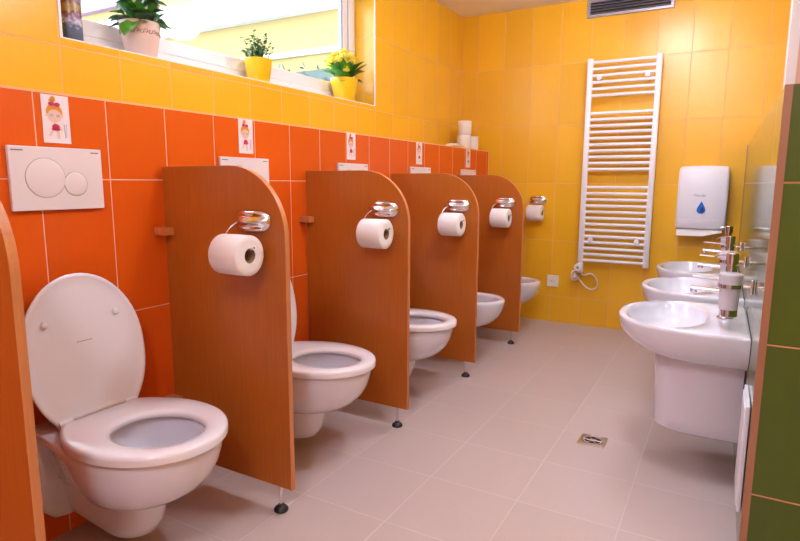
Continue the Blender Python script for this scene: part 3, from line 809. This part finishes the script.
# ---------------------------------------------------------------- washbasins (local +x points away from the right wall)
def make_basin():
    t = thing('washbasin', 'x', 'washbasin', (0, 0, 0), 'white washbasins along the green wall')
    t.rotation_euler.z = PI + 0.009; t.scale.y = 0.91
    def ds(x1, w, xc, wr, z, x0=0.0008, pw=2.2): return dshape(x0, x1, w, xc, wr, z=z, pw=pw)
    rings = [ds(0.20, 0.12, 0.10, 0.12, 0.345), ds(0.25, 0.18, 0.10, 0.18, 0.352), ds(0.312, 0.228, 0.11, 0.228, 0.362), ds(0.352, 0.256, 0.12, 0.256, 0.384),
             ds(0.383, 0.276, 0.13, 0.276, 0.415), ds(0.401, 0.288, 0.13, 0.287, 0.447), ds(0.405, 0.292, 0.13, 0.29, 0.475), ds(0.410, 0.295, 0.13, 0.292, 0.500),
             ds(0.409, 0.294, 0.13, 0.291, 0.511), ds(0.404, 0.290, 0.13, 0.287, 0.516, 0.006), ds(0.398, 0.285, 0.13, 0.283, 0.517, 0.01)]
    SQ = lambda z: 0.517 - (0.517 - z) * 0.76
    rings = [[(p[0], p[1], SQ(p[2])) for p in r] for r in rings]
    ref = rings[-1]
    for cx, a, b, z in ((0.250, 0.138, 0.262, 0.5165), (0.250, 0.131, 0.254, 0.511), (0.249, 0.126, 0.246, 0.495), (0.245, 0.118, 0.230, 0.465),
                        (0.238, 0.102, 0.20, 0.435), (0.230, 0.076, 0.15, 0.412), (0.222, 0.045, 0.09, 0.402), (0.22, 0.022, 0.03, 0.400)):
        rings.append(egg(cx, a, b, SQ(z), 0, ref))
    bm = B(); skin_rings(bm, rings); bas = obj('bowl', bm, M['ceramic'], t, True, angle=0.9)
    bm = B(); lathe(bm, [(0.028, 0.4280), (0.028, 0.4335), (0.024, 0.4345), (0.002, 0.4365)], (0.22, 0, 0), n=24); obj('drain_plug', bm, M['chrome'], bas, True)
    bm = B()
    pr = [dshape(0.003, x1, w, 0.12, w * 0.98, z=z, pw=2.6) for x1, w, z in ((0.264, 0.142, 0.128), (0.270, 0.147, 0.132), (0.272, 0.150, 0.18), (0.277, 0.156, 0.30), (0.279, 0.160, 0.385), (0.279, 0.154, 0.412))]
    skin_rings(bm, pr); obj('siphon_cover', bm, M['ceramic'], t, True, angle=0.9)
    bm = B(); box(bm, 0.001, 0.006, -0.290, -0.280, 0.385, 0.425); obj('fixing_seal', bm, M['black'], t)
    return t
def make_tap():
    t = thing('tap', 'x', 'tap', (0, 0, 0), 'chrome basin taps')
    t.rotation_euler.z = PI
    bm = B(); lathe(bm, [(0.026, 0.5348), (0.026, 0.539), (0.021, 0.543), (0.020, 0.60), (0.021, 0.645), (0.021, 0.658)], (0.07, 0, 0), n=28); obj('body', bm, M['chrome'], t, True)
    bm = B(); rg = []
    for k in range(7):
        f = k / 6; x = 0.075 + 0.105 * f; z = 0.627 + 0.006 * f; w = 0.017 - 0.002 * f; h = 0.010 - 0.003 * f
        rg.append([(x, math.copysign(abs(math.cos(a)) ** 0.7, math.cos(a)) * w, z + math.copysign(abs(math.sin(a)) ** 0.7, math.sin(a)) * h) for a in [2 * PI * i / 20 for i in range(20)]])
    skin_rings(bm, rg); sp = obj('spout', bm, M['chrome'], t, True)
    bm = B(); lathe(bm, [(0.0095, 0.616), (0.0105, 0.618), (0.0105, 0.630)], (0.172, 0, 0), n=20); obj('aerator', bm, M['chrome'], sp, True)
    bm = B(); lathe(bm, [(0.0215, 0.659), (0.0225, 0.664), (0.0215, 0.676), (0.012, 0.682), (0.002, 0.683)], (0.07, 0, 0), n=28)
    rg = []
    for k in range(6):
        f = k / 5; x = 0.078 + 0.10 * f; z = 0.671 + 0.004 * f; w = 0.011 - 0.003 * f; h = 0.005 - 0.0018 * f
        rg.append([(x, math.cos(a) * w, z + math.sin(a) * h) for a in [2 * PI * i / 16 for i in range(16)]])
    skin_rings(bm, rg); obj('lever', bm, M['chrome'], t, True)
    return t
def make_soap():
    t = thing('soap_dispenser', 'x', 'soap dispenser', (0, 0, 0), 'frosted glass soap dispensers on the green wall')
    t.rotation_euler.z = PI
    CX = 0.066
    bm = B(); lathe(bm, [(0.022, 0.589), (0.024, 0.587), (0.025, 0.592), (0.0265, 0.602), (0.030, 0.66), (0.034, 0.702), (0.034, 0.709), (0.031, 0.713), (0.016, 0.7145)], (CX, 0, 0), n=32)
    obj('glass_cup', bm, M['frost'], t, True)
    bm = B(); lathe(bm, [(0.0235, 0.5855), (0.0255, 0.577), (0.0262, 0.5775), (0.0262, 0.598)], (CX, 0, 0), n=32, cap1=False); lathe(bm, [(0.0262, 0.577), (0.0235, 0.5755)], (CX, 0, 0), n=32)
    obj('glass_foot', bm, M['chrome'], t, True)
    bm = B(); skin_rings(bm, [circle((CX, 0, h), (1, 0, 0), (0, 1, 0), r, 32) for r, h in ((0.0325, 0.668), (0.0355, 0.668), (0.0362, 0.680), (0.0335, 0.680))], loop=True); obj('ring', bm, M['chrome'], t, True)
    bm = B(); lathe(bm, [(0.0045, 0.002), (0.0045, CX - 0.034)], (0, 0, 0.674), 'x', 12)
    box(bm, 0.0012, 0.011, -0.012, 0.012, 0.652, 0.697, bev=0.002); obj('wall_bracket', bm, M['chrome'], t, True)
    bm = B(); lathe(bm, [(0.0155, 0.7145), (0.0160, 0.716), (0.0160, 0.735), (0.013, 0.738), (0.013, 0.741), (0.0175, 0.743), (0.018, 0.775), (0.016, 0.778), (0.002, 0.7785)], (CX, 0, 0), n=28)
    tube(bm, [(CX, 0, 0.768), (CX + 0.028, 0, 0.772), (CX + 0.042, 0, 0.768), (CX + 0.050, 0, 0.760)], 0.0035, 8, sm=2)
    obj('pump', bm, M['chrome'], t, True)
    return t
BY = [1.372, 2.045, 2.71]
BZ = 0.018
SYO = -0.16
bl = ['nearest the camera with its siphon cover in view', 'in the middle of the three', 'farthest away, under the paper towel dispenser']
ql = ['nearest', 'middle', 'farthest']
b0 = make_basin(); ta = make_tap(); so = make_soap()
for k, y in enumerate(BY):
    for src, yy, lab in ((b0, y, 'white ceramic washbasin on the green wall, ' + bl[k]),
                         (ta, y, 'chrome single lever tap on the ' + ql[k] + ' washbasin'),
                         (so, y + SYO, 'frosted glass soap dispenser with chrome pump over the ' + ql[k] + ' washbasin')):
        loc = (xw(yy) - 0.0005, yy, BZ if src is b0 else 0)
        if k == 0: src.location = loc; src['label'] = lab
        else: dup_tree(src, loc, lab)

# white inspection panel low on the green wall
t = thing('inspection_panel', 'white inspection panel low on the green wall below the nearest washbasin', 'panel', (xw(0.98), 0, 0))
bm = B(); box(bm, -0.0105, -0.0005, 0.85, 1.05, 0.11, 0.41, bev=0.002); obj('frame', bm, M['plastic'], t)
bm = B(); box(bm, -0.0135, -0.0100, 0.862, 1.038, 0.122, 0.398, bev=0.001); obj('door', bm, M['plastic'], t)

# ---------------------------------------------------------------- floor drain
t = thing('floor_drain', 'small square chrome floor drain in the beige floor tiles', 'drain', (1.183, 1.352, 0))
bm = B(); q = 0.049
sq = []
for i in range(32):
    a = 2 * PI * i / 32; c, s = math.cos(a), math.sin(a); m_ = max(abs(c), abs(s)); sq.append((c / m_ * q, s / m_ * q))
rg = [[(x, y, 0.0005) for x, y in sq], [(x, y, 0.0028) for x, y in sq], [(x * 0.97, y * 0.97, 0.0034) for x, y in sq]]
for r, z in ((0.041, 0.0034), (0.039, 0.0020), (0.0385, 0.0008)): rg.append([(r * math.cos(2 * PI * i / 32), r * math.sin(2 * PI * i / 32), z) for i in range(32)])
skin_rings(bm, rg, cap0=True, cap1=False); obj('frame', bm, M['steel'], t, True)
bm = B(); lathe(bm, [(0.0384, 0.0006), (0.0384, 0.0012)], n=32); obj('well', bm, M['dark'], t)  # shallow disc with the shade of the drain painted in
bm = B()
skin_rings(bm, [[(r * math.cos(2 * PI * i / 32), r * math.sin(2 * PI * i / 32), z) for i in range(32)] for r, z in ((0.037, 0.0014), (0.037, 0.0034), (0.031, 0.0038), (0.031, 0.0014))], loop=True)
lathe(bm, [(0.012, 0.0014), (0.012, 0.0040), (0.008, 0.0046)], n=24)
for k in range(6):
    a = 2 * PI * k / 6; c, s = math.cos(a), math.sin(a)
    tube(bm, [(c * 0.010, s * 0.010, 0.0026), (c * 0.033, s * 0.033, 0.0026)], 0.0022, 8)
obj('strainer', bm, M['chrome'], t, True)

# ---------------------------------------------------------------- window sill objects
ZS = WZ0 + 0.004
def leaf(bm, base, d, L, W, mi=0, bend=0.3, up=Vector((0, 0, 1))):
    d = Vector(d).normalized(); side = d.cross(up)
    if side.length < 0.1: side = Vector((1, 0, 0))
    side.normalize(); nrm = side.cross(d).normalized(); rows = []
    for k in range(6):
        f = k / 5; w = W * math.sin(PI * min(1, f * 0.93 + 0.05)) ** 0.8 * 0.5
        c = Vector(base) + d * L * f - nrm * L * bend * f * f
        rows.append([bm.verts.new(c - side * w + nrm * w * 0.3), bm.verts.new(c), bm.verts.new(c + side * w + nrm * w * 0.3)])
    for a, b in zip(rows[:-1], rows[1:]):
        for i in (0, 1):
            f = bm.faces.new((a[i], a[i + 1], b[i + 1], b[i])); f.material_index = mi
def blossom(bm, c, r, mi, n=5):
    c = Vector(c); ax = Vector((random.uniform(-1, 1), random.uniform(-1, 1), random.uniform(0.2, 1))).normalized()
    u = ax.cross(Vector((0.3, 0.1, 1))).normalized(); v = ax.cross(u)
    for k in range(n):
        a = 2 * PI * k / n; d = u * math.cos(a) + v * math.sin(a); e = -u * math.sin(a) + v * math.cos(a)
        q = [c, c + d * r * 0.6 + e * r * 0.35, c + d * r + ax * r * 0.25, c + d * r * 0.6 - e * r * 0.35]
        f = bm.faces.new([bm.verts.new(p) for p in q]); f.material_index = mi
    bmesh.ops.create_icosphere(bm, subdivisions=1, radius=r * 0.3, matrix=Matrix.Translation(c + ax * r * 0.1))
def pot_shell(r0, r1, h, mi):
    bm = B(); prof = [(r0 * 0.96, 0), (r0, 0.004), ((r0 * 0.45 + r1 * 0.55), h * 0.5), (r1 * 0.99, h * 0.9), (r1, h), (r1 - 0.004, h + 0.001), (r1 - 0.006, h - 0.004), (r1 - 0.008, h - 0.018)]
    lathe(bm, prof, n=36, cap1=False)
    return bm
# pink terracotta pot
t = thing('potted_plant', 'leafy green plant in a pale pink terracotta pot on the window sill', 'plant', (-0.288, 0.548, ZS), 'potted plants on the window sill')
pot = obj('pot', pot_shell(0.052, 0.069, 0.118, 0), M['pot_pink'], t, True)
bm = B()
for k in range(14):                                             # scroll relief around the shoulder
    a = 2 * PI * k / 14
    c = Vector((math.cos(a), math.sin(a), 0)); e = Vector((-math.sin(a), math.cos(a), 0))
    for s in (-1, 1):
        pts = []
        for j in range(9):
            f = j / 8; an = f * PI * 1.7; r = 0.008 * (1 - 0.6 * f)
            off = e * (s * (0.0075 - r * math.cos(an))); z = 0.082 + r * math.sin(an) * s
            rad = 0.0655 + (z - 0.082) * 0.13
            pts.append((c + e * 0).normalized() * rad + off + Vector((0, 0, z)))
        tube(bm, pts, 0.0011, 5)
obj('relief', bm, M['pot_relief'], pot)
bm = B(); lathe(bm, [(0.060, 0.098), (0.058, 0.102), (0.002, 0.106)], n=28, cap0=True); obj('soil', bm, M['soil'], pot)
bm = B()
for k in range(95):
    a = random.uniform(0, 2 * PI); el = random.uniform(-0.15, 1.3); r = random.uniform(0.012, 0.055); zz = 0.105 + random.uniform(0, 0.10)
    d = (math.cos(a) * math.cos(el), math.sin(a) * math.cos(el), math.sin(el))
    leaf(bm, (r * math.cos(a), r * math.sin(a), zz), d, random.uniform(0.04, 0.06), random.uniform(0.032, 0.045), random.choice((0, 0, 1, 1, 2, 2)), 0.25)
for (dx, dy, dz, L, W, mi) in ((0.7, -0.9, -0.35, 0.08, 0.05, 1), (0.5, -1, -0.6, 0.085, 0.055, 1), (0.9, -0.5, 0.1, 0.07, 0.04, 2), (0.4, 1, 0.3, 0.07, 0.04, 1), (0.8, 0.8, -0.1, 0.06, 0.045, 0), (0.2, -1, 0.3, 0.07, 0.04, 2)):
    d = Vector((dx, dy, 0)).normalized(); leaf(bm, d * 0.045 + Vector((0, 0, 0.115)), (dx, dy, dz), L, W, mi, 0.3)
obj('foliage', bm, [M['leaf'], M['leaf_bright'], M['leaf_grey']], t, True)
bm = B()
for k in range(10): blossom(bm, (random.uniform(-0.05, 0.06), random.uniform(-0.06, 0.06), random.uniform(0.15, 0.24)), 0.009, k % 2)
blossom(bm, (0.03, -0.05, 0.225), 0.012, 1)
obj('blossoms', bm, [M['flower_w'], M['flower_r']], t)
# small grey green plant
t = thing('potted_plant', 'small bushy plant with tiny leaves in a yellow pot, left of the flowers', 'plant', (-0.285, 1.140, ZS), 'potted plants on the window sill')
pot = obj('pot', pot_shell(0.047, 0.061, 0.102, 0), M['pot_yellow'], t, True)
bm = B(); lathe(bm, [(0.052, 0.084), (0.050, 0.088), (0.002, 0.091)], n=28); obj('soil', bm, M['soil'], pot)
bm = B()
for k in range(34):
    a = random.uniform(0, 2 * PI); sp = random.uniform(0.01, 0.085); hh = random.uniform(0.04, 0.105) * (1.15 - sp * 5)
    tip = Vector((sp * math.cos(a), sp * math.sin(a), 0.105 + max(0.018, hh)))
    b_ = Vector((sp * 0.4 * math.cos(a), sp * 0.4 * math.sin(a), 0.088))
    tube(bm, [b_, b_.lerp(tip, 0.5) + Vector((0, 0, 0.006)), tip], 0.0009, 5)
    for j in range(9):
        f = 0.25 + 0.75 * j / 8; aa = random.uniform(0, 2 * PI)
        leaf(bm, b_.lerp(tip, f), (math.cos(aa), math.sin(aa), random.uniform(0.1, 0.9)), random.uniform(0.014, 0.021), random.uniform(0.010, 0.014), random.choice((0, 2, 2, 1)), 0.2)
obj('foliage', bm, [M['leaf'], M['leaf_bright'], M['leaf_grey']], t, True)
bm = B()
for k in range(9):
    a = random.uniform(0, 2 * PI); r = random.uniform(0, 0.06); blossom(bm, (r * math.cos(a), r * math.sin(a), 0.175 - r * 0.7 + random.uniform(-0.02, 0.01)), 0.006, k % 2)
obj('blossoms', bm, [M['flower_b'], M['flower_r']], t)
# yellow flowering kalanchoe
t = thing('potted_plant', 'yellow flowering plant with large dark leaves in a yellow pot', 'plant', (-0.285, 1.800, ZS), 'potted plants on the window sill')
pot = obj('pot', pot_shell(0.054, 0.074, 0.118, 0), M['pot_yellow'], t, True)
bm = B(); lathe(bm, [(0.064, 0.098), (0.062, 0.102), (0.002, 0.106)], n=28); obj('soil', bm, M['soil'], pot)
bm = B()
for k in range(34):
    a = 2 * PI * k / 34 * 5.3; r = random.uniform(0.01, 0.035); el = random.uniform(0.45, 1.3)
    leaf(bm, (r * math.cos(a), r * math.sin(a), 0.106 + random.uniform(0, 0.03)), (math.cos(a) * math.cos(el), math.sin(a) * math.cos(el), math.sin(el)), random.uniform(0.08, 0.125), random.uniform(0.045, 0.065), random.choice((0, 0, 1)), 0.22)
for (dx, dy, dz, L, W, mi) in ((0.3, -1, 0.25, 0.11, 0.055, 1), (0.5, -0.9, -0.05, 0.075, 0.05, 1), (0.3, 1, 0.9, 0.13, 0.06, 0), (0.4, 1, 0.25, 0.10, 0.055, 0), (0.5, 0.6, 1.2, 0.12, 0.055, 0)):
    d = Vector((dx, dy, 0)).normalized(); leaf(bm, d * 0.02 + Vector((0, 0, 0.108)), (dx, dy, dz), L, W, mi, 0.2)
obj('foliage', bm, [M['leaf'], M['leaf_bright']], t, True)
bm = B()
for k in range(150):
    a = random.uniform(0, 2 * PI); r = 0.09 * math.sqrt(random.random())
    blossom(bm, (r * math.cos(a), r * math.sin(a) - 0.01, 0.262 - r * 0.7 + random.uniform(-0.02, 0.016)), random.uniform(0.014, 0.019), 0, 4)
for k in range(12): blossom(bm, (0.045 + random.uniform(-.015, .015), -0.05 + random.uniform(-.015, .015), 0.155 + random.uniform(-.015, .015)), 0.012, 0, 4)
for k in range(8):
    a = 2 * PI * k / 8; tube(bm, [(0, 0, 0.105), (0.02 * math.cos(a), 0.02 * math.sin(a), 0.16), (0.05 * math.cos(a), 0.05 * math.sin(a), 0.245)], 0.0015, 5, mi=1)
obj('blossoms', bm, [M['flower_y'], M['leaf_bright']], t)
# printed can
t = thing('spray_can', 'dark printed can standing at the left end of the window sill', 'can', (-0.275, 0.290, ZS))
bm = B(); lathe(bm, [(0.031, 0.0), (0.032, 0.003), (0.032, 0.175), (0.028, 0.186)], n=32); can = obj('can_body', bm, M['can'], t, True)
bm = B(); lathe(bm, [(0.022, 0.186), (0.024, 0.188), (0.024, 0.215), (0.020, 0.222), (0.002, 0.224)], n=24); obj('cap', bm, M['plastic'], t, True)
